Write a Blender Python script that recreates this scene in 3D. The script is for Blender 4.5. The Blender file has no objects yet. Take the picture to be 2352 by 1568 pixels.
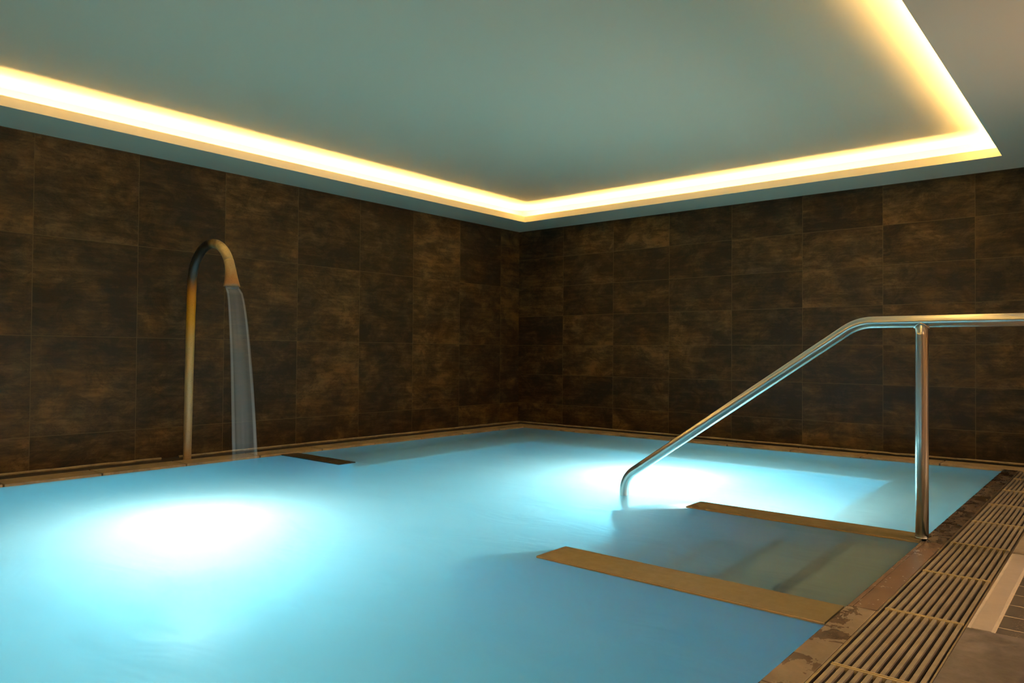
import bpy, bmesh, math, random
from mathutils import Vector, Matrix

random.seed(7)
sc = bpy.context.scene
COL = sc.collection
PI = math.pi

# ------------------------------------------------------------------ helpers
def link(o):
    COL.objects.link(o)
    return o

def tag(o, label=None, cat=None, group=None, kind=None):
    if label: o['label'] = label
    if cat: o['category'] = cat
    if group: o['group'] = group
    if kind: o['kind'] = kind
    return o

def empty(name, loc, label=None, cat=None, group=None, kind=None):
    o = bpy.data.objects.new(name, None)
    o.location = loc
    o.empty_display_size = 0.05
    link(o)
    return tag(o, label, cat, group, kind)

class MB:
    """collects shapes in one mesh, in world coordinates"""
    def __init__(self):
        self.bm = bmesh.new()
    def box(self, a, b, bev=0.0):
        x0, y0, z0 = a; x1, y1, z1 = b
        vs = [self.bm.verts.new(p) for p in ((x0,y0,z0),(x1,y0,z0),(x1,y1,z0),(x0,y1,z0),(x0,y0,z1),(x1,y0,z1),(x1,y1,z1),(x0,y1,z1))]
        fs = [self.bm.faces.new([vs[i] for i in q]) for q in ((3,2,1,0),(4,5,6,7),(0,1,5,4),(1,2,6,5),(2,3,7,6),(3,0,4,7))]
        if bev > 0:
            es = list({e for f in fs for e in f.edges})
            bmesh.ops.bevel(self.bm, geom=es, offset=bev, segments=2, profile=0.7, affect='EDGES')
        return self
    def prism(self, prof, axis, lo, hi, bev=0.0):
        """closed profile (list of 2D points) pushed along an axis"""
        def P(p, t):
            if axis == 'y': return (p[0], t, p[1])
            if axis == 'x': return (t, p[0], p[1])
            return (p[0], p[1], t)
        A = [self.bm.verts.new(P(p, lo)) for p in prof]
        B = [self.bm.verts.new(P(p, hi)) for p in prof]
        n = len(prof); fs = []
        for i in range(n):
            j = (i+1) % n
            fs.append(self.bm.faces.new((A[i], A[j], B[j], B[i])))
        fs.append(self.bm.faces.new(A[::-1])); fs.append(self.bm.faces.new(B))
        if bev > 0:
            es = list({e for f in fs for e in f.edges})
            bmesh.ops.bevel(self.bm, geom=es, offset=bev, segments=2, profile=0.7, affect='EDGES')
        return self
    def tube(self, pts, rad, seg=24, cap=True):
        """round tube along points; rad is a number or one per point, or (ra, rb) pairs"""
        pts = [Vector(p) for p in pts]; n = len(pts)
        T = []
        for i in range(n):
            a = pts[max(0, i-1)]; b = pts[min(n-1, i+1)]
            T.append((b-a).normalized())
        N = T[0].orthogonal().normalized()
        ref = Vector((0, 1, 0))
        if abs(T[0].dot(ref)) < 0.9: N = (ref - T[0]*T[0].dot(ref)).normalized()
        rings = []
        for i in range(n):
            N = (N - T[i]*N.dot(T[i])).normalized()
            Bn = T[i].cross(N)
            r = rad[i] if isinstance(rad, (list, tuple)) else rad
            ra, rb = r if isinstance(r, (list, tuple)) else (r, r)
            rings.append([self.bm.verts.new(pts[i] + N*math.cos(t)*ra + Bn*math.sin(t)*rb) for t in (2*PI*k/seg for k in range(seg))])
        for i in range(n-1):
            for k in range(seg):
                f = self.bm.faces.new((rings[i][k], rings[i][(k+1) % seg], rings[i+1][(k+1) % seg], rings[i+1][k]))
                f.smooth = True
        if cap:
            self.bm.faces.new(rings[0][::-1]); self.bm.faces.new(rings[-1])
        return self
    def lathe(self, prof, c, seg=32):
        """profile of (radius, z) turned about the vertical through c"""
        rings = []
        for r, z in prof:
            rings.append([self.bm.verts.new((c[0]+r*math.cos(2*PI*k/seg), c[1]+r*math.sin(2*PI*k/seg), c[2]+z)) for k in range(seg)])
        for i in range(len(rings)-1):
            for k in range(seg):
                f = self.bm.faces.new((rings[i][k], rings[i][(k+1) % seg], rings[i+1][(k+1) % seg], rings[i+1][k]))
                f.smooth = True
        self.bm.faces.new(rings[0][::-1]); self.bm.faces.new(rings[-1])
        return self
    def build(self, name, mat, parent=None, recalc=True):
        if recalc: bmesh.ops.recalc_face_normals(self.bm, faces=self.bm.faces[:])
        me = bpy.data.meshes.new(name)
        self.bm.to_mesh(me); self.bm.free()
        o = bpy.data.objects.new(name, me)
        if mat: me.materials.append(mat)
        link(o)
        if parent is not None:
            o.parent = parent
            o.matrix_parent_inverse = Matrix.Translation(parent.location).inverted()
        return o

def arc(c, r, a0, a1, n, y):
    """points on a circle in an x-z plane"""
    return [(c[0]+r*math.cos(a0+(a1-a0)*i/n), y, c[1]+r*math.sin(a0+(a1-a0)*i/n)) for i in range(n+1)]

# ------------------------------------------------------------------ materials
class NT:
    def __init__(self, name):
        self.m = bpy.data.materials.new(name); self.m.use_nodes = True
        self.t = self.m.node_tree; self.t.nodes.clear()
        self.out = self.n('ShaderNodeOutputMaterial')
    def n(self, typ, **kw):
        nd = self.t.nodes.new(typ)
        for k, v in kw.items():
            if hasattr(nd, k) and k not in ('inputs',): setattr(nd, k, v)
        return nd
    def l(self, a, b):
        self.t.links.new(a, b)
    def set(self, sock, v):
        if isinstance(v, bpy.types.NodeSocket): self.l(v, sock)
        elif isinstance(v, (tuple, list)) and len(v) == 3 and sock.type == 'RGBA': sock.default_value = (*v, 1)
        else: sock.default_value = v
    def math(self, op, a, b=None, c=None):
        nd = self.n('ShaderNodeMath', operation=op)
        self.set(nd.inputs[0], a)
        if b is not None: self.set(nd.inputs[1], b)
        if c is not None: self.set(nd.inputs[2], c)
        return nd.outputs[0]
    def obj(self):
        return self.n('ShaderNodeTexCoord').outputs['Object']
    def sep(self, v):
        nd = self.n('ShaderNodeSeparateXYZ'); self.l(v, nd.inputs[0]); return nd.outputs
    def comb(self, x, y, z):
        nd = self.n('ShaderNodeCombineXYZ')
        for i, v in enumerate((x, y, z)): self.set(nd.inputs[i], v)
        return nd.outputs[0]
    def mapping(self, v, scale=(1,1,1), loc=(0,0,0)):
        nd = self.n('ShaderNodeMapping'); self.l(v, nd.inputs['Vector'])
        nd.inputs['Scale'].default_value = scale; nd.inputs['Location'].default_value = loc
        return nd.outputs[0]
    def noise(self, v, scale=5, detail=4, rough=0.55, dist=0.0):
        nd = self.n('ShaderNodeTexNoise'); self.l(v, nd.inputs['Vector'])
        nd.inputs['Scale'].default_value = scale; nd.inputs['Detail'].default_value = detail
        nd.inputs['Roughness'].default_value = rough; nd.inputs['Distortion'].default_value = dist
        return nd.outputs['Fac']
    def ramp(self, f, stops):
        nd = self.n('ShaderNodeValToRGB'); self.set(nd.inputs[0], f)
        cr = nd.color_ramp
        while len(cr.elements) < len(stops): cr.elements.new(0.5)
        for e, (p, c) in zip(cr.elements, stops):
            e.position = p
            e.color = (*c, 1) if isinstance(c, (tuple, list)) else (c, c, c, 1)
        return nd.outputs[0]
    def mix(self, f, a, b, blend='MIX'):
        nd = self.n('ShaderNodeMix', data_type='RGBA', blend_type=blend)
        self.set(nd.inputs[0], f); self.set(nd.inputs[6], a); self.set(nd.inputs[7], b)
        return nd.outputs[2]
    def rng(self, f, a0, a1, b0, b1):
        nd = self.n('ShaderNodeMapRange'); self.set(nd.inputs[0], f)
        for i, v in enumerate((a0, a1, b0, b1)): nd.inputs[1+i].default_value = v
        return nd.outputs[0]
    def pbr(self, col, rough=0.5, metal=0.0, spec=0.5, bump=None, bstr=0.2, bdist=0.01):
        p = self.n('ShaderNodeBsdfPrincipled')
        self.set(p.inputs['Base Color'], col); self.set(p.inputs['Roughness'], rough)
        self.set(p.inputs['Metallic'], metal); self.set(p.inputs['Specular IOR Level'], spec)
        if bump is not None:
            b = self.n('ShaderNodeBump'); b.inputs['Strength'].default_value = bstr; b.inputs['Distance'].default_value = bdist
            self.l(bump, b.inputs['Height']); self.l(b.outputs[0], p.inputs['Normal'])
        self.l(p.outputs[0], self.out.inputs['Surface'])
        return self.m

def plain(name, col, rough=0.6, metal=0.0, spec=0.5):
    return NT(name).pbr(col, rough, metal, spec)

def tile_wall(name, axis, w, h, uo, vo):
    """large oxidised-metal look wall tiles with thin joints"""
    t = NT(name)
    s = t.sep(t.obj())
    u = s[1] if axis == 'y' else s[0]; v = s[2]
    fu = t.math('DIVIDE', t.math('SUBTRACT', u, uo), w); fv = t.math('DIVIDE', t.math('SUBTRACT', v, vo), h)
    iu = t.math('FLOOR', fu); iv = t.math('FLOOR', fv)
    ru = t.math('SUBTRACT', fu, iu); rv = t.math('SUBTRACT', fv, iv)
    du = t.math('MULTIPLY', t.math('MINIMUM', ru, t.math('SUBTRACT', 1.0, ru)), w)
    dv = t.math('MULTIPLY', t.math('MINIMUM', rv, t.math('SUBTRACT', 1.0, rv)), h)
    gr = t.math('LESS_THAN', t.math('MINIMUM', du, dv), 0.0017)
    wn = t.n('ShaderNodeTexWhiteNoise', noise_dimensions='3D'); t.l(t.comb(iu, iv, 3.7), wn.inputs['Vector'])
    rs = t.sep(wn.outputs['Color'])
    shift = t.math('MULTIPLY', rs[0], 37.0); shift2 = t.math('MULTIPLY', rs[1], 53.0)
    P = t.comb(t.math('ADD', u, shift), t.math('ADD', v, shift2), shift)
    cloud = t.noise(t.mapping(P, (1.7, 2.6, 1)), 1.7, 6, 0.62, 0.6)
    streak = t.noise(t.mapping(P, (2.2, 16, 1)), 2.2, 5, 0.65, 0.25)
    fine = t.noise(t.mapping(P, (6, 14, 1)), 7, 4, 0.7, 0.2)
    f = t.math('ADD', t.math('MULTIPLY', cloud, 0.54), t.math('MULTIPLY', streak, 0.32))
    f = t.math('ADD', f, t.math('MULTIPLY', fine, 0.16))
    blot = t.noise(t.mapping(P, (2.4, 3.4, 1)), 2.4, 7, 0.72, 0.9)
    rid = t.noise(t.mapping(P, (3.0, 7.0, 1)), 4.0, 5, 0.7, 1.6)
    crack = t.math('MULTIPLY', t.math('LESS_THAN', t.math('ABSOLUTE', t.math('SUBTRACT', rid, 0.5)), 0.012), t.math('GREATER_THAN', blot, 0.50))
    f = t.math('ADD', f, t.rng(blot, 0.40, 0.64, 0.030, -0.078))
    f = t.math('ADD', f, t.rng(rs[2], 0, 1, -0.055, 0.050))
    c = t.ramp(f, [(0.40, (0.0155, 0.0102, 0.0058)), (0.48, (0.0330, 0.0215, 0.0108)), (0.56, (0.064, 0.0415, 0.0185)), (0.66, (0.115, 0.076, 0.0340))])
    # grey-green oxide and rusty tint
    tint = t.noise(t.mapping(P, (1.2, 2.2, 1)), 1.3, 3, 0.5)
    c = t.mix(t.rng(tint, 0.38, 0.62, 0.0, 0.75), c, t.mix(1.0, c, (1.0, 0.86, 0.62), 'MULTIPLY'))
    pit = t.n('ShaderNodeTexVoronoi'); pit.inputs['Scale'].default_value = 26; t.l(P, pit.inputs['Vector'])
    pm = t.math('MULTIPLY', t.math('LESS_THAN', pit.outputs['Distance'], 0.085), t.math('GREATER_THAN', cloud, 0.5))
    c = t.mix(t.math('MULTIPLY', pm, 0.6), c, (0.008, 0.006, 0.004))
    c = t.mix(t.math('MULTIPLY', crack, 0.55), c, (0.005, 0.0035, 0.002))
    c = t.mix(gr, c, (0.085, 0.061, 0.026))
    bump = t.math('SUBTRACT', t.math('MULTIPLY', fine, 0.3), gr)
    return t.pbr(c, t.rng(fine, 0.3, 0.7, 0.5, 0.7), 0.0, 0.22, bump, 0.15, 0.002)

def stone(name, dark, mid, light, rough=(0.25, 0.6), sc_=6.0, wet=None, stretch=(1, 1, 1), bstr=0.25):
    t = NT(name)
    P = t.mapping(t.obj(), stretch)
    a = t.noise(P, sc_, 6, 0.65, 0.4); b = t.noise(P, sc_*5, 4, 0.7, 0.1)
    f = t.math('ADD', t.math('MULTIPLY', a, 0.75), t.math('MULTIPLY', b, 0.25))
    c = t.ramp(f, [(0.36, dark), (0.5, mid), (0.66, light)])
    r = t.rng(b, 0.3, 0.7, rough[0], rough[1])
    if wet:
        wn = t.noise(t.mapping(t.obj(), (9, 9, 9), (wet[1], 0, 0)), 1.0, 5, 0.6, 0.6)
        m = t.rng(wn, wet[0]-0.015, wet[0]+0.015, 0, 1)
        c = t.mix(t.math('MULTIPLY', m, 0.42), c, t.mix(1.0, c, (0.42, 0.38, 0.34), 'MULTIPLY'))
        r = t.mix(m, r, (0.12, 0.12, 0.12))
    return t.pbr(c, r, 0.0, 0.5, f, bstr, 0.004)

M = {}
M['paint'] = plain('cream_white_paint', (0.80, 0.77, 0.64), 0.8, 0, 0.2)
M['wall_l'] = tile_wall('bronze_tile_square', 'y', 0.604, 0.6, -0.2985, 0.2)
M['wall_b'] = tile_wall('bronze_tile_oblong', 'x', 0.594, 0.3, 0.579, 0.2)
M['wall_r'] = plain('warm_plaster', (0.62, 0.44, 0.27), 0.8)
M['bead'] = stone('joint_mortar', (0.16, 0.13, 0.08), (0.26, 0.21, 0.13), (0.36, 0.30, 0.19), (0.5, 0.8), 9)
M['ledge'] = stone('ledge_travertine', (0.22, 0.165, 0.10), (0.34, 0.26, 0.16), (0.44, 0.34, 0.22), (0.3, 0.6), 7, None, (1, 1, 1))
M['gutter_dark'] = plain('gutter_concrete', (0.035, 0.030, 0.025), 0.8)  # one dark colour for gutters, upstands and floor bed
M['cop_dark'] = stone('wet_dark_slate', (0.024, 0.018, 0.014), (0.055, 0.041, 0.031), (0.13, 0.10, 0.076), (0.15, 0.5), 7, (0.55, 3.0), (1.6, 0.7, 1))
M['cop_brown'] = stone('smooth_brown_tile', (0.145, 0.096, 0.068), (0.162, 0.108, 0.078), (0.180, 0.122, 0.090), (0.25, 0.28), 4, None, (1, 1, 1), 0.05)
M['cop_near'] = stone('weathered_brown_stone', (0.105, 0.082, 0.062), (0.15, 0.118, 0.090), (0.21, 0.165, 0.127), (0.3, 0.6), 6, (0.54, 1.3))
M['slab'] = stone('dark_brown_slate', (0.050, 0.042, 0.043), (0.082, 0.070, 0.072), (0.17, 0.145, 0.15), (0.3, 0.55), 7, None, (1, 1, 1))
M['slab_grey'] = stone('grey_brown_slate', (0.17, 0.14, 0.105), (0.22, 0.18, 0.135), (0.28, 0.23, 0.17), (0.3, 0.5), 6)
M['border'] = stone('beige_border_tile', (0.335, 0.285, 0.245), (0.37, 0.315, 0.27), (0.405, 0.35, 0.305), (0.3, 0.45), 4, None, (1, 1, 1), 0.06)
M['grout'] = stone('pale_grout', (0.38, 0.33, 0.27), (0.44, 0.38, 0.31), (0.50, 0.43, 0.35), (0.6, 0.8), 20)
M['cap'] = stone('olive_brown_cap_tile', (0.110, 0.088, 0.045), (0.128, 0.103, 0.054), (0.146, 0.118, 0.064), (0.32, 0.45), 5, None, (1, 1, 1), 0.08)
M['cap_trim'] = plain('ochre_edge_profile', (0.42, 0.29, 0.13), 0.4)
M['nose'] = plain('dark_step_nosing', (0.03, 0.07, 0.075), 0.5)
M['dark_cap'] = stone('dark_cap_tile', (0.030, 0.024, 0.013), (0.040, 0.031, 0.017), (0.055, 0.042, 0.023), (0.3, 0.5), 5, None, (1, 1, 1), 0.08)
M['tread'] = stone('beige_step_tile', (0.64, 0.64, 0.55), (0.69, 0.69, 0.60), (0.74, 0.74, 0.65), (0.5, 0.7), 4)

def pool_tile(name, c0, c1):
    t = NT(name)
    br = t.n('ShaderNodeTexBrick'); br.offset = 0.0; br.squash = 1.0
    s = t.sep(t.obj())
    t.l(t.comb(t.math('ADD', s[0], s[1]), t.math('ADD', s[2], t.math('SUBTRACT', s[0], s[1])), 0.0), br.inputs['Vector'])
    br.inputs['Scale'].default_value = 20; br.inputs['Mortar Size'].default_value = 0.04
    br.inputs['Brick Width'].default_value = 1; br.inputs['Row Height'].default_value = 1
    br.inputs['Color1'].default_value = (*c0, 1); br.inputs['Color2'].default_value = (*c1, 1); br.inputs['Mortar'].default_value = (0.5, 0.6, 0.6, 1)
    return t.pbr(br.outputs['Color'], 0.4)
M['pool'] = pool_tile('aqua_pool_mosaic', (0.12, 0.53, 0.72), (0.10, 0.49, 0.68))
M['cheek'] = pool_tile('blue_pool_mosaic', (0.05, 0.47, 0.74), (0.04, 0.43, 0.70))

def steel(name, col, rough, aniso=0.0):
    t = NT(name)
    return t.pbr(col, rough, 1.0)
M['steel'] = steel('polished_steel', (0.70, 0.68, 0.63), 0.28)
M['grate'] = stone('grate_bar_polymer_steel', (0.155, 0.13, 0.10), (0.20, 0.17, 0.13), (0.26, 0.22, 0.17), (0.32, 0.5), 14, None, (1, 1, 1), 0.05)
M['bar'] = stone('grate_end_bar', (0.34, 0.27, 0.14), (0.40, 0.32, 0.17), (0.46, 0.37, 0.21), (0.3, 0.4), 14, None, (1, 1, 1), 0.02)
M['frame'] = steel('gutter_edge_steel', (0.34, 0.28, 0.23), 0.40)

def rust_pipe():
    t = NT('rust_stained_pipe')
    P = t.obj(); s = t.sep(P)
    n = t.noise(P, 26, 5, 0.7); n2 = t.noise(t.mapping(P, (30, 30, 6)), 1, 4, 0.6)
    z = t.math('ADD', s[2], t.math('MULTIPLY', t.math('SUBTRACT', n2, 0.5), 0.10))
    # riser: bare limescale low, ochre and orange rust higher, black patina round the bend
    riser = t.ramp(t.rng(z, 0.0, 1.4, 0, 1), [(0.0, (0.36, 0.27, 0.17)), (0.30, (0.42, 0.36, 0.22)), (0.52, (0.50, 0.37, 0.15)), (0.66, (0.55, 0.30, 0.02)), (0.76, (0.45, 0.20, 0.012)), (0.815, (0.22, 0.09, 0.015)), (0.86, (0.03, 0.028, 0.022)), (1.0, (0.018, 0.016, 0.012))])
    down = t.ramp(t.rng(z, 1.10, 1.44, 0, 1), [(0.0, (0.30, 0.13, 0.05)), (0.22, (0.31, 0.155, 0.055)), (0.45, (0.46, 0.33, 0.16)), (0.78, (0.52, 0.42, 0.22)), (0.92, (0.20, 0.15, 0.06)), (1.0, (0.03, 0.025, 0.015))])
    side = t.rng(s[0], 0.45, 0.50, 0, 1)
    c = t.mix(side, riser, down)
    spk = t.math('GREATER_THAN', t.noise(P, 120, 3, 0.7), 0.60)
    c = t.mix(t.math('MULTIPLY', spk, 0.22), c, (0.05, 0.025, 0.01))
    return t.pbr(c, t.rng(n, 0.3, 0.7, 0.30, 0.55), 0.15, 0.5, n, 0.3, 0.004)
M['pipe'] = rust_pipe()

def mosaic():
    t = NT('dark_antislip_mosaic')
    s = t.sep(t.obj())
    fy = t.math('DIVIDE', t.math('ADD', s[1], 3.69), 0.117); fx = t.math('DIVIDE', t.math('SUBTRACT', s[0], 4.704), 0.235)
    ry = t.math('FRACT', fy); rx = t.math('FRACT', fx)
    d = t.math('MINIMUM', t.math('MULTIPLY', t.math('MINIMUM', ry, t.math('SUBTRACT', 1.0, ry)), 0.117), t.math('MULTIPLY', t.math('MINIMUM', rx, t.math('SUBTRACT', 1.0, rx)), 0.235))
    g = t.math('LESS_THAN', d, 0.0022)
    vo = t.n('ShaderNodeTexVoronoi'); vo.inputs['Scale'].default_value = 160; t.l(t.obj(), vo.inputs['Vector'])
    dots = t.math('MULTIPLY', t.math('LESS_THAN', vo.outputs['Distance'], 0.32), t.rng(s[0], 4.725, 4.745, 0, 1))
    n = t.noise(t.obj(), 9, 4)
    c = t.ramp(n, [(0.3, (0.040, 0.033, 0.031)), (0.7, (0.075, 0.063, 0.060))])
    c = t.mix(t.math('MULTIPLY', dots, 0.6), c, (0.24, 0.19, 0.16))
    c = t.mix(g, c, (0.50, 0.40, 0.29))
    return t.pbr(c, 0.4, 0, 0.5, dots, 0.3, 0.002)
M['mosaic'] = mosaic()

def emis(name, col, st):
    t = NT(name)
    e = t.n('ShaderNodeEmission'); e.inputs[0].default_value = (*col, 1); e.inputs[1].default_value = st
    t.l(e.outputs[0], t.out.inputs['Surface'])
    return t.m

# strengths of everything that gives light
LED = 275.0
LAMP_A, LAMP_B, FILL_C = 86.0, 130.0, 58.0
WARM, DOWN = 700.0, 24.0
M['led_wide'] = emis('warm_wide_led', (1.0, 0.58, 0.17), LED*0.50)
M['led'] = emis('warm_led', (1.0, 0.58, 0.17), LED)
M['lens'] = emis('cool_lamp_lens', (0.95, 1.0, 0.95), 0.8)
M['tube'] = emis('warm_tube_glow', (1.0, 0.60, 0.30), 110.0)
M['downlens'] = emis('warm_lamp_lens', (1.0, 0.72, 0.42), 20.0)

VOL_S, VOL_A = 0.9, 0.62
def water():
    t = NT('milky_pool_water')
    P = t.obj()
    wav = t.noise(t.mapping(P, (1.0, 1.6, 1)), 2.2, 3, 0.5, 0.6)
    b = t.n('ShaderNodeBump'); b.inputs['Strength'].default_value = 0.25; b.inputs['Distance'].default_value = 0.06
    t.l(wav, b.inputs['Height'])
    rf = t.n('ShaderNodeBsdfRefraction'); rf.inputs['IOR'].default_value = 1.33; rf.inputs['Roughness'].default_value = 0.21
    rf.inputs['Color'].default_value = (0.96, 0.99, 1.0, 1)
    tr = t.n('ShaderNodeBsdfTranslucent'); tr.inputs['Color'].default_value = (0.62, 0.86, 0.84, 1)
    gl = t.n('ShaderNodeBsdfGlossy'); gl.inputs['Roughness'].default_value = 0.42; gl.inputs['Color'].default_value = (1, 1, 1, 1)
    for q in (rf, gl): t.l(b.outputs[0], q.inputs['Normal'])
    m1 = t.n('ShaderNodeMixShader'); mk = t.noise(t.mapping(P, (0.9, 1.3, 1)), 1.5, 2, 0.5, 0.5); t.l(t.rng(mk, 0.35, 0.65, 0.255, 0.30), m1.inputs[0])
    t.l(rf.outputs[0], m1.inputs[1]); t.l(tr.outputs[0], m1.inputs[2])
    fr = t.n('ShaderNodeFresnel'); fr.inputs['IOR'].default_value = 1.33
    m2 = t.n('ShaderNodeMixShader'); t.l(t.math('MULTIPLY', fr.outputs[0], 0.85), m2.inputs[0])
    t.l(m1.outputs[0], m2.inputs[1]); t.l(gl.outputs[0], m2.inputs[2])
    t.l(m2.outputs[0], t.out.inputs['Surface'])
    vs = t.n('ShaderNodeVolumeScatter'); vs.inputs['Color'].default_value = (0.60, 0.90, 1.0, 1); vs.inputs['Density'].default_value = VOL_S
    vs.inputs['Anisotropy'].default_value = 0.3
    va = t.n('ShaderNodeVolumeAbsorption'); va.inputs['Color'].default_value = (0.15, 0.80, 0.95, 1); va.inputs['Density'].default_value = VOL_A
    ad = t.n('ShaderNodeAddShader'); t.l(vs.outputs[0], ad.inputs[0]); t.l(va.outputs[0], ad.inputs[1])
    t.l(ad.outputs[0], t.out.inputs['Volume'])
    t.m.volume_intersection_method = 'FAST' if hasattr(t.m, 'volume_intersection_method') else None
    return t.m
M['water'] = water()

def falling(name, dens):
    """aerated falling water: a thin body that scatters light in streaks"""
    t = NT(name)
    P = t.obj()
    st = t.noise(t.mapping(P, (3, 46, 0.9)), 1, 2, 0.5)
    vs = t.n('ShaderNodeVolumeScatter'); vs.inputs['Color'].default_value = (0.97, 0.98, 0.98, 1)
    t.l(t.math('MULTIPLY', t.rng(st, 0.35, 0.65, dens*0.7, dens*1.3), t.rng(t.sep(P)[2], 0.02, 0.16, 0.0, 1.0)), vs.inputs['Density'])
    t.l(vs.outputs[0], t.out.inputs['Volume'])
    return t.m
M['fall'] = falling('falling_water_sheet', 5.5)
M['rim'] = falling('falling_water_rim', 16.0)

# ------------------------------------------------------------------ setting: walls, ceiling, basin, floor
XR, YF = 7.4, -8.6            # right wall and the wall behind the camera
SOF, CEI = 2.003, 2.155       # underside of the soffit, upper ceiling
OX0, OX1, OY0, OY1 = 0.420, 4.350, -6.40, -0.430   # opening in the soffit
WZ = -0.0140                   # water level
PX0, PX1, PY0, PY1 = 0.39, 4.35, -7.20, -0.39      # pool basin, inside
PB = -0.95

tag(MB().box((-0.15, YF, -0.35), (0, 0.0, 2.5)).build('wall_left', M['wall_l']), 'dark bronze wall of big square tiles behind the water spout', 'wall', None, 'structure')
tag(MB().box((-0.15, 0, -0.35), (XR+0.15, 0.15, 2.5)).build('wall_back', M['wall_b']), 'dark bronze wall of oblong tiles behind the handrail', 'wall', None, 'structure')
tag(MB().box((XR, YF, -0.35), (XR+0.15, 0, 2.5)).build('wall_right', M['wall_r']), 'warm plaster wall beyond the deck', 'wall', None, 'structure')
tag(MB().box((-0.15, YF-0.15, -0.35), (XR+0.15, YF, 2.5)).build('wall_front', M['wall_r']), 'warm plaster wall facing the tiled corner', 'wall', None, 'structure')

ce = empty('ceiling', (2.4, -3.4, CEI), 'white ceiling with a raised panel lit by a hidden light cove', 'ceiling', None, 'structure')
MB().box((0, YF, CEI), (XR, 0, CEI+0.1)).build('raised_panel', M['paint'], ce)
sf = MB()
T = 0.012
for a, b in (((0, YF), (OX0, 0)), ((OX1, YF), (XR, 0)), ((OX0, OY1), (OX1, 0)), ((OX0, YF), (OX1, OY0))):
    sf.box((a[0], a[1], SOF), (b[0], b[1], SOF+T))
sf.build('soffit', M['paint'], ce)
lp = MB(); LH = SOF+0.056; LT = 0.012
lp.box((OX0-LT, OY0-LT, SOF+T), (OX0, OY1+LT, LH)); lp.box((OX1, OY0-LT, SOF+T), (OX1+LT, OY1+LT, LH))
lp.box((OX0, OY1, SOF+T), (OX1, OY1+LT, LH)); lp.box((OX0, OY0-LT, SOF+T), (OX1, OY0, LH))
lp.build('cove_lip', M['paint'], ce)
cb = MB(); CW = 0.20
cb.box((OX0-CW-0.02, OY0-CW, SOF+T), (OX0-CW, OY1+CW, CEI)); cb.box((OX1+CW, OY0-CW, SOF+T), (OX1+CW+0.02, OY1+CW, CEI))
cb.box((OX0-CW, OY1+CW, SOF+T), (OX1+CW, OY1+CW+0.02, CEI)); cb.box((OX0-CW, OY0-CW-0.02, SOF+T), (OX1+CW, OY0-CW, CEI))
cb.build('cove_back', M['paint'], ce)

# pool basin with the gutters behind the ledges
pb = empty('pool_basin', (2.4, -3.8, PB), 'aqua tiled basin of the pool under the water', 'pool', None, 'structure')
b = MB()
b.box((PX0-0.19, PY0-0.2, PB-0.15), (PX1+0.08, PY1+0.19, PB))
b.box((PX0-0.19, PY0-0.2, PB), (PX0+0.004, PY1+0.19, -0.031))
b.box((PX0, PY1-0.004, PB), (PX1+0.08, PY1+0.19, -0.031))
b.box((PX1-0.004, PY0-0.2, PB), (PX1+0.08, PY1, -0.031))
b.box((PX0, PY0-0.2, PB), (PX1, PY0, -0.031))
b.build('basin_shell', M['pool'], pb)
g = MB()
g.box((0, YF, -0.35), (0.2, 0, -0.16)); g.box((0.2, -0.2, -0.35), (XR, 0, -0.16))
g.build('wall_gutter', M['gutter_dark'], pb)
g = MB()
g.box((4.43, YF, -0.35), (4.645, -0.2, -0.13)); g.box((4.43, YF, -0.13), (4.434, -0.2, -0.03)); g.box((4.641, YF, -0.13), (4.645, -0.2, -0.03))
g.build('deck_gutter', M['gutter_dark'], pb)

# mortar bead where the tiles meet the gutter
def bead(name, ax, a, b_, label, gap=None):
    m = MB(); random.seed(11)
    spans = [(a, b_)] if not gap else [(a, gap[0]), (gap[1], b_)]
    for s0, s1 in spans:
        n = max(2, int((s1-s0)/0.12)); pts = []; rad = []
        for i in range(n+1):
            t = s0+(s1-s0)*i/n; o = random.uniform(-0.0012, 0.0012)
            pts.append((0.004, t, -0.006+o) if ax == 'y' else (t, -0.004, -0.006+o)); rad.append((0.011, 0.0085+random.uniform(-0.0012, 0.0012)))
        m.tube(pts, rad, 10)
    return tag(m.build(name, M['bead']), label, 'trim', None, 'structure')
bead('trim_1', 'y', -7.4, 0.0, 'pale mortar bead under the square tiles', (-3.755, -3.635))  # gap puts the shadow at the spout pipe into the bead's shape
bead('trim_2', 'x', 0.0, XR, 'pale mortar bead under the oblong tiles')
tag(MB().box((0, YF, -0.16), (0.006, 0, -0.005)).build('trim_3', M['gutter_dark']), 'dark upstand of the gutter under the square tiles', 'trim', None, 'structure')
tag(MB().box((0.006, -0.006, -0.16), (XR, 0, -0.005)).build('trim_4', M['gutter_dark']), 'dark upstand of the gutter under the oblong tiles', 'trim', None, 'structure')

# ledges: half-metre slabs with dark joints
def ledge(name, label, boxes, loc):
    e = empty(name, loc, label, 'ledge')
    for a, b_ in boxes:
        MB().box(a, b_, 0.003).build('slab', M['ledge'], e)
    return e
J = 0.0045
bx = []
y = -0.20
cuts = [-0.20, -0.75, -1.25, -1.75, -2.25, -2.745, -3.255, -3.77, -4.27, -4.76, -5.26, -5.76, -6.26, -6.76, -7.20]
for i in range(len(cuts)-1):
    bx.append(((0.20, cuts[i+1]+J, -0.03), (0.39, cuts[i]-J if i else cuts[i], 0.0)))
ledge('overflow_ledge', 'pale stone ledge slabs along the pool edge at the square tiled wall', bx, (0.3, -3.7, -0.03))
bx = []
cuts = [0.39, 1.0, 1.5, 2.0, 2.495, 2.995, 3.493, 3.99, 4.49, 4.99, 5.49, 5.99, 6.49, 6.99]
for i in range(len(cuts)-1):
    bx.append(((cuts[i]+J, -0.39, -0.03), (cuts[i+1]-J, -0.20, 0.0)))
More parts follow.
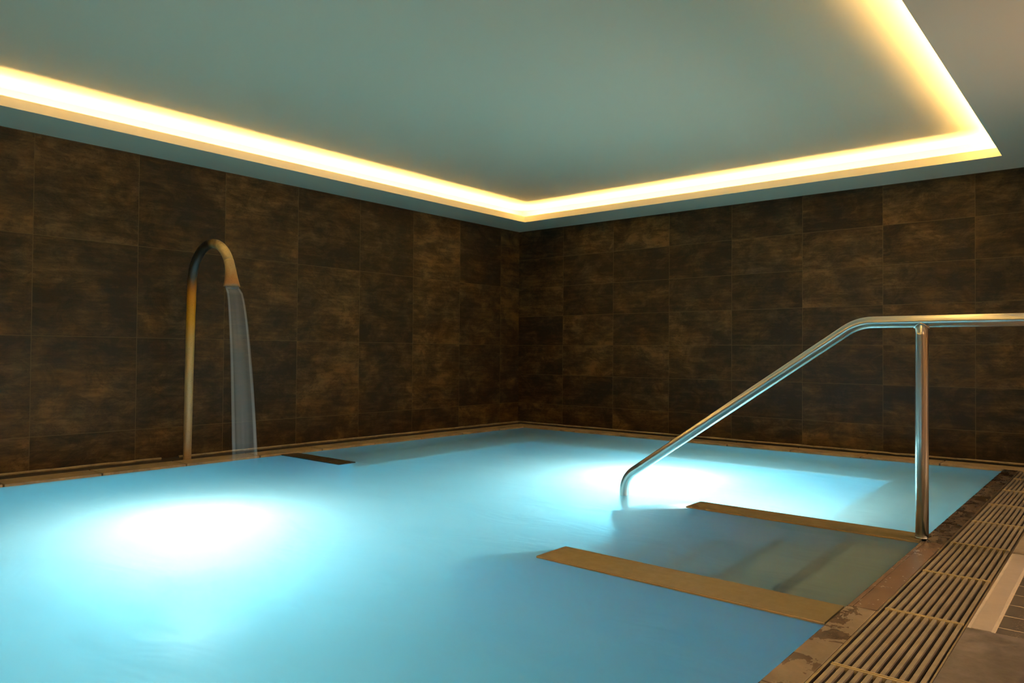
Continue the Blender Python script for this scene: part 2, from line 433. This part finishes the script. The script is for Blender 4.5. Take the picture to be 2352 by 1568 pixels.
ledge('overflow_ledge', 'pale stone ledge slabs along the pool edge at the oblong tiled wall', bx, (2.6, -0.3, -0.03))

# floor beyond the grates
fl = empty('floor', (5.8, -4.0, 0.0), 'brown stone deck with a beige border and a dark mosaic panel', 'floor', None, 'structure')
MB().box((4.645, YF, -0.35), (XR, -0.395, -0.0205)).build('floor_bed', M['gutter_dark'], fl)
MB().box((4.6425, -5.6, -0.02), (XR, -3.7485, 0.0)).build('stone_slab', M['slab'], fl)
MB().box((4.6425, YF, -0.02), (XR, -5.604, 0.0)).build('stone_slab', M['slab'], fl)
MB().box((4.6425, -2.776, -0.02), (XR, -0.395, 0.0)).build('stone_slab', M['slab_grey'], fl)
MB().box((4.652, -3.7445, -0.02), (4.697, -2.780, 0.0005)).build('border_tile', M['border'], fl)
gs = MB().box((4.697, -3.7445, -0.02), (4.704, -2.780, -0.0005)); gs.box((4.6425, -3.7445, -0.02), (4.652, -2.780, -0.0005)); gs.box((4.6425, -3.7485, -0.02), (XR, -3.7445, -0.001)); gs.box((4.6425, -2.780, -0.02), (XR, -2.776, -0.001))
gs.build('grout_strip', M['grout'], fl)
MB().box((4.704, -3.7445, -0.02), (XR, -2.780, -0.001)).build('mosaic_panel', M['mosaic'], fl)
MB().box((0.0, YF, -0.35), (4.43, PY0-0.2, 0.0)).build('far_deck', M['slab'], fl)

# ------------------------------------------------------------------ coping beside the grates
def coping(name, label, y0, y1, mat, cut):
    e = empty(name, (4.39, (y0+y1)/2, -0.031), label, 'coping')
    ys = [y0] + cut + [y1]
    for i in range(len(ys)-1):
        MB().box((4.350, ys[i]+(0.001 if i else 0), -0.031), (4.4275, ys[i+1]-0.001, 0.0), 0.003).build('slab', mat, e)
    return e
far = coping('pool_coping', 'dark wet slate coping from the handrail post to the back wall', -2.680, -0.393, M['cop_dark'], [-2.20, -1.6, -1.0])
MB().box((4.3630, -2.790, -0.031), (4.4275, -2.682, 0.0), 0.003).build('slab', M['cop_dark'], far)
coping('pool_coping', 'weathered brown stone coping with puddle marks, nearest the camera', -7.4, -3.770, M['cop_near'], [-5.9, -5.02, -4.42])
e = empty('entry_coping', (4.39, -3.28, -0.031), 'smooth reddish brown coping tile at the head of the steps', 'coping')
MB().box((4.3655, -3.766, -0.031), (4.4275, -2.794, 0.0), 0.002).build('tile', M['cop_brown'], e)
MB().box((4.350, -3.766, -0.031), (4.3635, -2.794, -0.0015), 0.003).build('nosing', M['cop_brown'], e)
fr = empty('gutter_frame', (4.54, -3.8, -0.03), 'thin steel edge profiles either side of the drain grates', 'frame')
MB().box((4.4290, -7.4, -0.03), (4.4360, -0.395, 0.0012), 0.001).build('edge_profile', M['frame'], fr)
MB().box((4.6370, -7.4, -0.03), (4.6420, -0.395, 0.0012), 0.001).build('edge_profile', M['frame'], fr)

# ------------------------------------------------------------------ drain grates, half a metre each
GP = 0.4930; GY = -3.730
names = {
 -2: 'steel drain grate beside the near brown stone coping, cut by the bottom picture edge',
 -1: 'steel drain grate beside the dark brown deck slab, first full one at the bottom',
  0: 'steel drain grate beside the beige border tile, its lower end at the mosaic corner',
  1: 'steel drain grate next to the reddish brown entry tile, just before the post',
  2: 'steel drain grate level with the handrail post and the start of dark slate',
  3: 'steel drain grate beside dark slate, second one beyond the handrail post',
  4: 'steel drain grate beside dark slate, third one beyond the handrail post',
  5: 'steel drain grate beside dark slate, cut by the right picture edge',
  }
def grate_proto(y1, label, GP=0.4930):
    e = empty('drain_grate', (4.5425, y1-GP/2, -0.022), label, 'drain grate', 'steel drain grates along the pool edge')
    ya, yb = y1-GP+0.0035, y1-0.0035
    for k in range(10):
        x = 4.4425+k*0.01985
        m = MB().prism([(x, 0.0), (x+0.0102, 0.0), (x+0.0094, -0.018), (x+0.0008, -0.018)], 'y', ya+0.0035, yb-0.0035, 0.0006)
        m.build('slat', M['grate'], e)
    for q in (ya-0.001, yb-0.0035):
        MB().box((4.4405, q, -0.020), (4.6335, q+0.0045, 0.0010), 0.0005).build('end_bar', M['bar'], e)
    return e
g0 = grate_proto(GY, names[-1])
for k, lab in names.items():
    if k == -1: continue
    c = g0.copy(); link(c); c['label'] = lab
    c.location = g0.location + Vector((0, GP*(k+1), 0))
    for ch in list(g0.children):
        d = ch.copy(); link(d); d.parent = c
        d.matrix_parent_inverse = ch.matrix_parent_inverse

grate_proto(GY+GP*7-0.118, 'short steel drain grate ending at the pale ledge, just out of the picture', GP-0.118)

# ------------------------------------------------------------------ stair side walls and steps
def cheek(name, label, y0, y1):
    e = empty(name, (3.6, (y0+y1)/2, PB), label, 'low wall')
    prof = [(2.93, PB), (4.345, PB), (4.345, -0.020), (3.368, -0.020), (2.93, -0.345)]
    MB().prism(prof, 'y', y0+0.004, y1-0.004).build('core', M['cheek'], e)
    MB().box((3.343, y0, -0.0195), (4.339, y1, -0.008), 0.002).build('cap_tile', M['cap'], e)
    m = MB().box((3.345, y0-0.003, -0.0195), (4.339, y0, -0.0088)); m.build('edge_profile', M['cap_trim'], e)
    return e
cheek('stair_parapet', 'low brown capped wall in the pool, nearer one, without a rail', -3.940, -3.762)
cheek('stair_parapet', 'low brown capped wall in the pool carrying the handrail', -2.783, -2.625)
st = empty('pool_steps', (3.6, -3.3, PB), 'submerged beige steps leading down between the two low walls', 'steps')
for i in range(5):
    z = -0.165-0.18*i; x1 = 4.349-0.29*i if i else 4.349; x0 = 4.065-0.29*i
    MB().box((x0, -3.761, z-0.03), (min(x1+0.02, 4.345), -2.784, z), 0.004).build('tread', M['tread'] if i < 2 else M['cheek'], st)
    MB().box((x0-0.004, -3.760, z-0.034), (x0+0.045, -2.785, z+0.0015), 0.003).build('nosing', M['nose'], st)
    MB().box((x0+0.012, -3.761, PB), (min(x1, 4.345), -2.784, z-0.03)).build('riser', M['cheek'], st)

# bench under the water along three sides
be = empty('pool_bench', (2.4, -0.7, PB), 'submerged beige bench running round the corner of the pool', 'bench')
BZ = -0.32
for a, b_ in (((PX0+0.005, -2.95), (0.92, -0.95)), ((PX0+0.005, -0.95), (PX1-0.005, PY1-0.005)), ((3.82, -2.62), (PX1-0.005, -0.95))):
    MB().box((a[0], a[1], BZ-0.03), (b_[0], b_[1], BZ), 0.004).build('seat', M['tread'], be)
    MB().box((a[0], a[1], PB), (b_[0]-0.012, b_[1], BZ-0.03)).build('riser', M['pool'], be)

# dark bar from the ledge into the pool
e = empty('seat_divider', (0.7, -2.98, PB), 'short dark capped divider reaching into the pool from the ledge', 'low wall')
MB().box((0.3945, -3.078, PB), (1.035, -2.964, -0.019)).build('core', M['cheek'], e)
MB().box((0.391, -3.090, -0.0185), (1.050, -2.955, -0.008), 0.002).build('cap_tile', M['dark_cap'], e)

# ------------------------------------------------------------------ handrail
RY = -2.712; RR = 0.0242
hr = empty('handrail', (4.335, RY, 0.0), 'polished steel handrail sloping down into the pool', 'handrail')
sl = math.atan(0.685)
def fillet(p0, p1, p2, r, n=10):
    p0, p1, p2 = Vector(p0), Vector(p1), Vector(p2)
    a = (p0-p1).normalized(); b = (p2-p1).normalized()
    th = a.angle(b); d = r/math.tan(th/2)
    s, e_ = p1+a*d, p1+b*d
    c = p1+(a+b).normalized()*(r/math.sin(th/2))
    out = []
    va, vb = s-c, e_-c; ang = va.angle(vb)
    for i in range(n+1):
        t = i/n
        out.append(tuple(c+(va*math.sin((1-t)*ang)+vb*math.sin(t*ang))/math.sin(ang)))
    return out
A0 = (2.959, RY, -0.300); A1 = (2.959, RY, 0.076); ZT = 0.857
A2 = (2.959+(ZT-0.076)/0.6868, RY, ZT); A3 = (5.45, RY, ZT); A4 = (5.45, RY, 0.0)
path = [A0, (2.959, RY, -0.1)] + fillet(A0, A1, A2, 0.13) + fillet(A1, A2, A3, 0.19) + [(4.6, RY, ZT), (5.1, RY, ZT)] + fillet(A2, A3, A4, 0.12) + [A4]
MB().tube(path, RR, 32).build('rail', M['steel'], hr)
MB().tube([(4.336, RY, -0.007), (4.336, RY, 0.40), (4.336, RY, 0.80), (4.336, RY, ZT-0.012)], 0.0240, 32).build('post', M['steel'], hr)
# saddle weld under the rail, and the thin ring at the foot
w = MB(); n = 28
wp = []
for k in range(n+1):
    t = 2*PI*k/n; xx = 0.0250*math.cos(t); yy = 0.0240*math.sin(t)*0.96
    wp.append((4.336+xx*1.04, RY+yy, ZT-math.sqrt(max(RR*RR-yy*yy, 0))-0.001))
w.tube(wp, 0.0032, 8, False); w.build('weld_seam', M['steel'], hr)
MB().lathe([(0.0256, 0.0), (0.0256, 0.0025), (0.0248, 0.004), (0.0241, 0.004)], (4.336, RY, -0.0075)).build('foot_ring', M['steel'], hr)
MB().lathe([(0.040, 0.0), (0.040, 0.004), (0.030, 0.008), (0.0243, 0.008)], (5.45, RY, 0.0005)).build('foot_flange', M['steel'], hr)

# ------------------------------------------------------------------ water spout
SY = -3.657
sp = empty('water_spout', (0.166, SY, -0.16), 'rust stained swan neck water spout on the ledge', 'spout')
pts = [(0.166, SY, -0.16), (0.169, SY, 0.1), (0.182, SY, 0.7), (0.196, SY, 1.08)]
pts += arc((0.450, 1.155), 0.252, PI, 0.50, 24, SY)
MB().tube(pts, [0.0255, 0.0258, 0.0275]+[0.0295]*(len(pts)-3), 28).build('pipe', M['pipe'], sp)
nz = arc((0.450, 1.155), 0.252, 0.52, 0.06, 8, SY) + [(0.705, SY, 1.150), (0.708, SY, 1.134), (0.710, SY, 1.117)]
nr = []
for i in range(len(nz)):
    t = i/(len(nz)-1); k = t*t*(0.6+0.4*t)
    nr.append((0.0300+0.026*k, 0.0300-0.004*k))
MB().tube(nz, nr, 32).build('nozzle', M['pipe'], sp)
MB().lathe([(0.033, 0), (0.033, 0.006), (0.031, 0.010), (0.0285, 0.010)], (0.166, SY, -0.158)).build('foot_flange', M['steel'], sp)

# the sheet of falling water: a thin rounded body with thicker rims
fa = empty('falling_water', (0.9, SY, WZ), 'thin sheet of water falling from the rusty spout', 'water')
n = 28; H0 = 1.1135
cent = []; half = []
for i in range(n+1):
    t = i/n; z = H0+(WZ+0.0005-H0)*t
    cent.append((0.712+0.185*math.sqrt(t), SY, z)); half.append(0.045+0.034*math.sqrt(t))
m = MB(); m.tube(cent, [(h, 0.016) for h in half], 28, False)
m.build('water_sheet', M['fall'], fa)
for s in (-1, 1):
    m = MB(); m.tube([(c[0], c[1]+s*(h-0.006), c[2]) for c, h in zip(cent, half)], [0.0065+0.005*i/n for i in range(n+1)], 12, False)
    m.build('water_rim', M['rim'], fa)

# ------------------------------------------------------------------ pool water
tag(MB().box((PX0+0.001, PY0-0.004, PB-0.01), (PX1-0.001, PY1-0.001, WZ)).build('pool_water', M['water']), 'milky turquoise pool water glowing over two underwater lamps', 'water', None, 'stuff')

# ------------------------------------------------------------------ lamps
def uw_lamp(label, x, y, power, z=PB, r=0.22, zl=-0.40, d=None):
    e = empty('underwater_light', (x, y, z), label, 'pool light', 'underwater pool lights')
    ring = [(0.13, 0), (0.13, 0.012), (0.115, 0.02), (0.10, 0.02), (0.10, 0.016)]
    lens = [(0.098, 0.016), (0.08, 0.026), (0.03, 0.032), (0.001, 0.033)]
    p = Vector((x, y, zl))
    if d is None:
        MB().lathe(ring, (x, y, z+0.001)).build('trim_ring', M['steel'], e)
        MB().lathe(lens, (x, y, z+0.001)).build('lens', M['lens'], e)
    else:
        rot = d.to_track_quat('Z', 'Y').to_matrix().to_4x4()
        for nm, prof, mt in (('trim_ring', ring, M['steel']), ('lens', lens, M['lens'])):
            m = MB().lathe(prof, (0, 0, 0.001))
            bmesh.ops.transform(m.bm, matrix=Matrix.Translation((x, y, z)) @ rot, verts=m.bm.verts[:])
            m.build(nm, mt, e)
        p = Vector((x, y, z))+d*0.11
    L = bpy.data.lights.new('underwater_beam', 'POINT'); L.energy = power; L.color = (1.0, 1.0, 0.92); L.shadow_soft_size = r
    o = bpy.data.objects.new('underwater_beam', L); o.location = p; link(o)
    return e
uw_lamp('round underwater lamp glowing below the spout', 1.80, -4.42, LAMP_A, PB, 0.05, -0.42)
uw_lamp('added unseen underwater fill lamp in front of the nearer low wall, below the picture edge', 3.8, -6.2, FILL_C, PB, 0.05, -0.6)  # fill lamp added out of view to brighten the water before the near wall
uw_lamp('added unseen underwater fill lamp on the far face of the low wall that carries the handrail', 3.62, -2.620, FILL_C*0.50, -0.50, 0.05, -0.50, Vector((0, 1, 0)))  # fill lamp added where the wall hides it, lights the back water and bench
uw_lamp('round underwater lamp glowing behind the handrail foot', 2.74, -2.06, LAMP_B, PB, 0.05, -0.34)

def led(label, a, b_, axis, hw=0.006, lift=0.0):
    e = empty('led_strip', ((a[0]+b_[0])/2, (a[1]+b_[1])/2, SOF+T), label, 'light strip', 'warm light strips hidden in the ceiling cove')
    L = (Vector(b_)-Vector(a)).length; n = max(8, int(L/0.05)); d = (Vector(b_)-Vector(a))/n; nv = Vector((-d.y, d.x)).normalized()
    ba = MB(); em = MB(); random.seed(5)
    ph = random.uniform(0, 6)
    prev = None
    for i in range(n+1):
        c = Vector(a)+d*i + nv*(0.003*math.sin(i*0.9+ph)+0.0025*math.sin(i*0.37))
        z = SOF+T+0.0115+lift+0.0012*math.sin(i*0.61+ph)
        if prev is not None:
            p, pz = prev
            q = [em.bm.verts.new((p.x+nv.x*hw, p.y+nv.y*hw, pz)), em.bm.verts.new((p.x-nv.x*hw, p.y-nv.y*hw, pz)),
                 em.bm.verts.new((c.x-nv.x*hw, c.y-nv.y*hw, z)), em.bm.verts.new((c.x+nv.x*hw, c.y+nv.y*hw, z))]
            em.bm.faces.new(q)
        prev = (c, z)
    w = hw+0.003
    lo = (min(a[0], b_[0])-(w if axis == 'y' else 0), min(a[1], b_[1])-(w if axis == 'x' else 0)); hi = (max(a[0], b_[0])+(w if axis == 'y' else 0), max(a[1], b_[1])+(w if axis == 'x' else 0))
    ba.box((lo[0], lo[1], SOF+T+0.001), (hi[0], hi[1], SOF+T+0.008+lift)); ba.build('profile', M['paint'], e)
    o = em.build('diodes', M['led_wide' if hw > 0.02 else 'led'], e, recalc=False)
    for p in o.data.polygons:
        if p.normal.z < 0: p.flip()
    return e
LB = 0.075; LR = 0.062
led('warm light strip in the cove over the square tiled wall', (OX0-LB, OY0-LB), (OX0-LB, OY1+LB), 'y')
led('warm light strip in the cove over the oblong tiled wall', (OX0-LB, OY1+LB), (OX1+LB, OY1+LB), 'x')
led('warm light strip in the cove over the deck grates', (OX1+LR, OY0-LB), (OX1+LR, OY1+LB), 'y', 0.030, 0.012)
led('warm light strip in the cove behind the camera', (OX0-LB, OY0-LB), (OX1+LB, OY0-LB), 'x')

def down(label, x, y, power, blend=0.9, ang=150):
    e = empty('ceiling_downlight', (x, y, SOF), label, 'downlight', 'warm downlights over the deck')
    MB().lathe([(0.055, 0), (0.055, -0.004), (0.042, -0.006), (0.040, 0)], (x, y, SOF)).build('bezel', M['steel'], e)
    MB().lathe([(0.039, -0.001), (0.03, -0.003), (0.001, -0.004)], (x, y, SOF)).build('lens', M['downlens'], e)
    L = bpy.data.lights.new('downlight_beam', 'SPOT'); L.energy = power; L.color = (1.0, 0.70, 0.45); L.shadow_soft_size = 0.045
    L.spot_size = math.radians(ang); L.spot_blend = blend
    o = bpy.data.objects.new('downlight_beam', L); o.location = (x, y, SOF-0.03); link(o)
down('round warm downlight in the soffit past the handrail', 5.35, -2.5, DOWN)
down('round warm downlight in the soffit beside the camera', 6.0, -4.9, DOWN)
down('round warm downlight in the soffit near the far deck corner', 6.3, -1.2, DOWN*0.6)

def sconce(label, y, z, power):
    x = XR-0.10
    e = empty('wall_sconce', (XR, y, z), label, 'wall lamp', 'warm wall lamps beyond the deck')
    MB().box((XR-0.02, y-0.06, z-0.10), (XR, y+0.06, z+0.10), 0.004).build('back_plate', M['steel'], e)
    MB().tube([(x, y, z-0.12), (x, y, z-0.09)], 0.05, 24).build('lower_cap', M['steel'], e)
    MB().tube([(x, y, z+0.09), (x, y, z+0.12)], 0.05, 24).build('upper_cap', M['steel'], e)
    MB().tube([(XR-0.02, y, z-0.105), (x+0.045, y, z-0.105)], 0.008, 10).build('arm', M['steel'], e)
    MB().tube([(x, y, z-0.09), (x, y, z+0.09)], 0.02, 20).build('glowing_tube', M['tube'], e)
    for nm, pitch_, pw, half in (('sconce_up_beam', 32, 0.72, 74), ('sconce_down_beam', -44, 0.30, 84)):
        L = bpy.data.lights.new(nm, 'SPOT'); L.energy = power*pw; L.color = (1.0, 0.56, 0.30) if 'up' in nm else (1.0, 0.68, 0.45); L.shadow_soft_size = 0.20 if 'up' in nm else 0.06
        L.spot_size = math.radians(half); L.spot_blend = 0.8
        o = bpy.data.objects.new(nm, L); o.location = (x-0.09, y, z)
        d = Vector((-math.cos(math.radians(pitch_)), 0, math.sin(math.radians(pitch_))))
        o.rotation_euler = d.to_track_quat('-Z', 'Y').to_euler(); link(o)
sconce('warm wall lamp on the plaster wall in line with the handrail', -2.58, 1.62, WARM)
sconce('warm wall lamp on the plaster wall level with the camera', -5.6, 1.62, WARM)

# ------------------------------------------------------------------ camera and view
W0 = bpy.data.worlds.new('World'); sc.world = W0; W0.use_nodes = True
W0.node_tree.nodes['Background'].inputs[0].default_value = (0.02, 0.02, 0.02, 1)
yaw, pitch, roll = -0.6992, 0.0159, 0.0076
F = Vector((math.sin(yaw)*math.cos(pitch), math.cos(yaw)*math.cos(pitch), math.sin(pitch)))
R0 = Vector((math.cos(yaw), -math.sin(yaw), 0)); U0 = R0.cross(F)
R_ = R0*math.cos(roll)+U0*math.sin(roll); U_ = U0*math.cos(roll)-R0*math.sin(roll)
cam = bpy.data.cameras.new('camera'); cam.lens = 36*1693.83/2352; cam.sensor_width = 36; cam.clip_start = 0.05
co = bpy.data.objects.new('camera', cam); link(co)
mw = Matrix(((R_.x, U_.x, -F.x, 4.9814), (R_.y, U_.y, -F.y, -6.0334), (R_.z, U_.z, -F.z, 0.7171), (0, 0, 0, 1)))
co.matrix_world = mw
sc.camera = co
sc.view_settings.view_transform = 'Standard'; sc.view_settings.look = 'None'
sc.view_settings.exposure = 0.0; sc.view_settings.gamma = 1.0; sc.view_settings.use_curve_mapping = False
cy = sc.cycles
cy.use_denoising = True
cy.use_adaptive_sampling = True; cy.adaptive_threshold = 0.02
cy.max_bounces = 10; cy.diffuse_bounces = 5; cy.glossy_bounces = 5; cy.transmission_bounces = 8; cy.volume_bounces = 2; cy.transparent_max_bounces = 12
cy.caustics_refractive = False; cy.caustics_reflective = False
cy.sample_clamp_indirect = 12.0
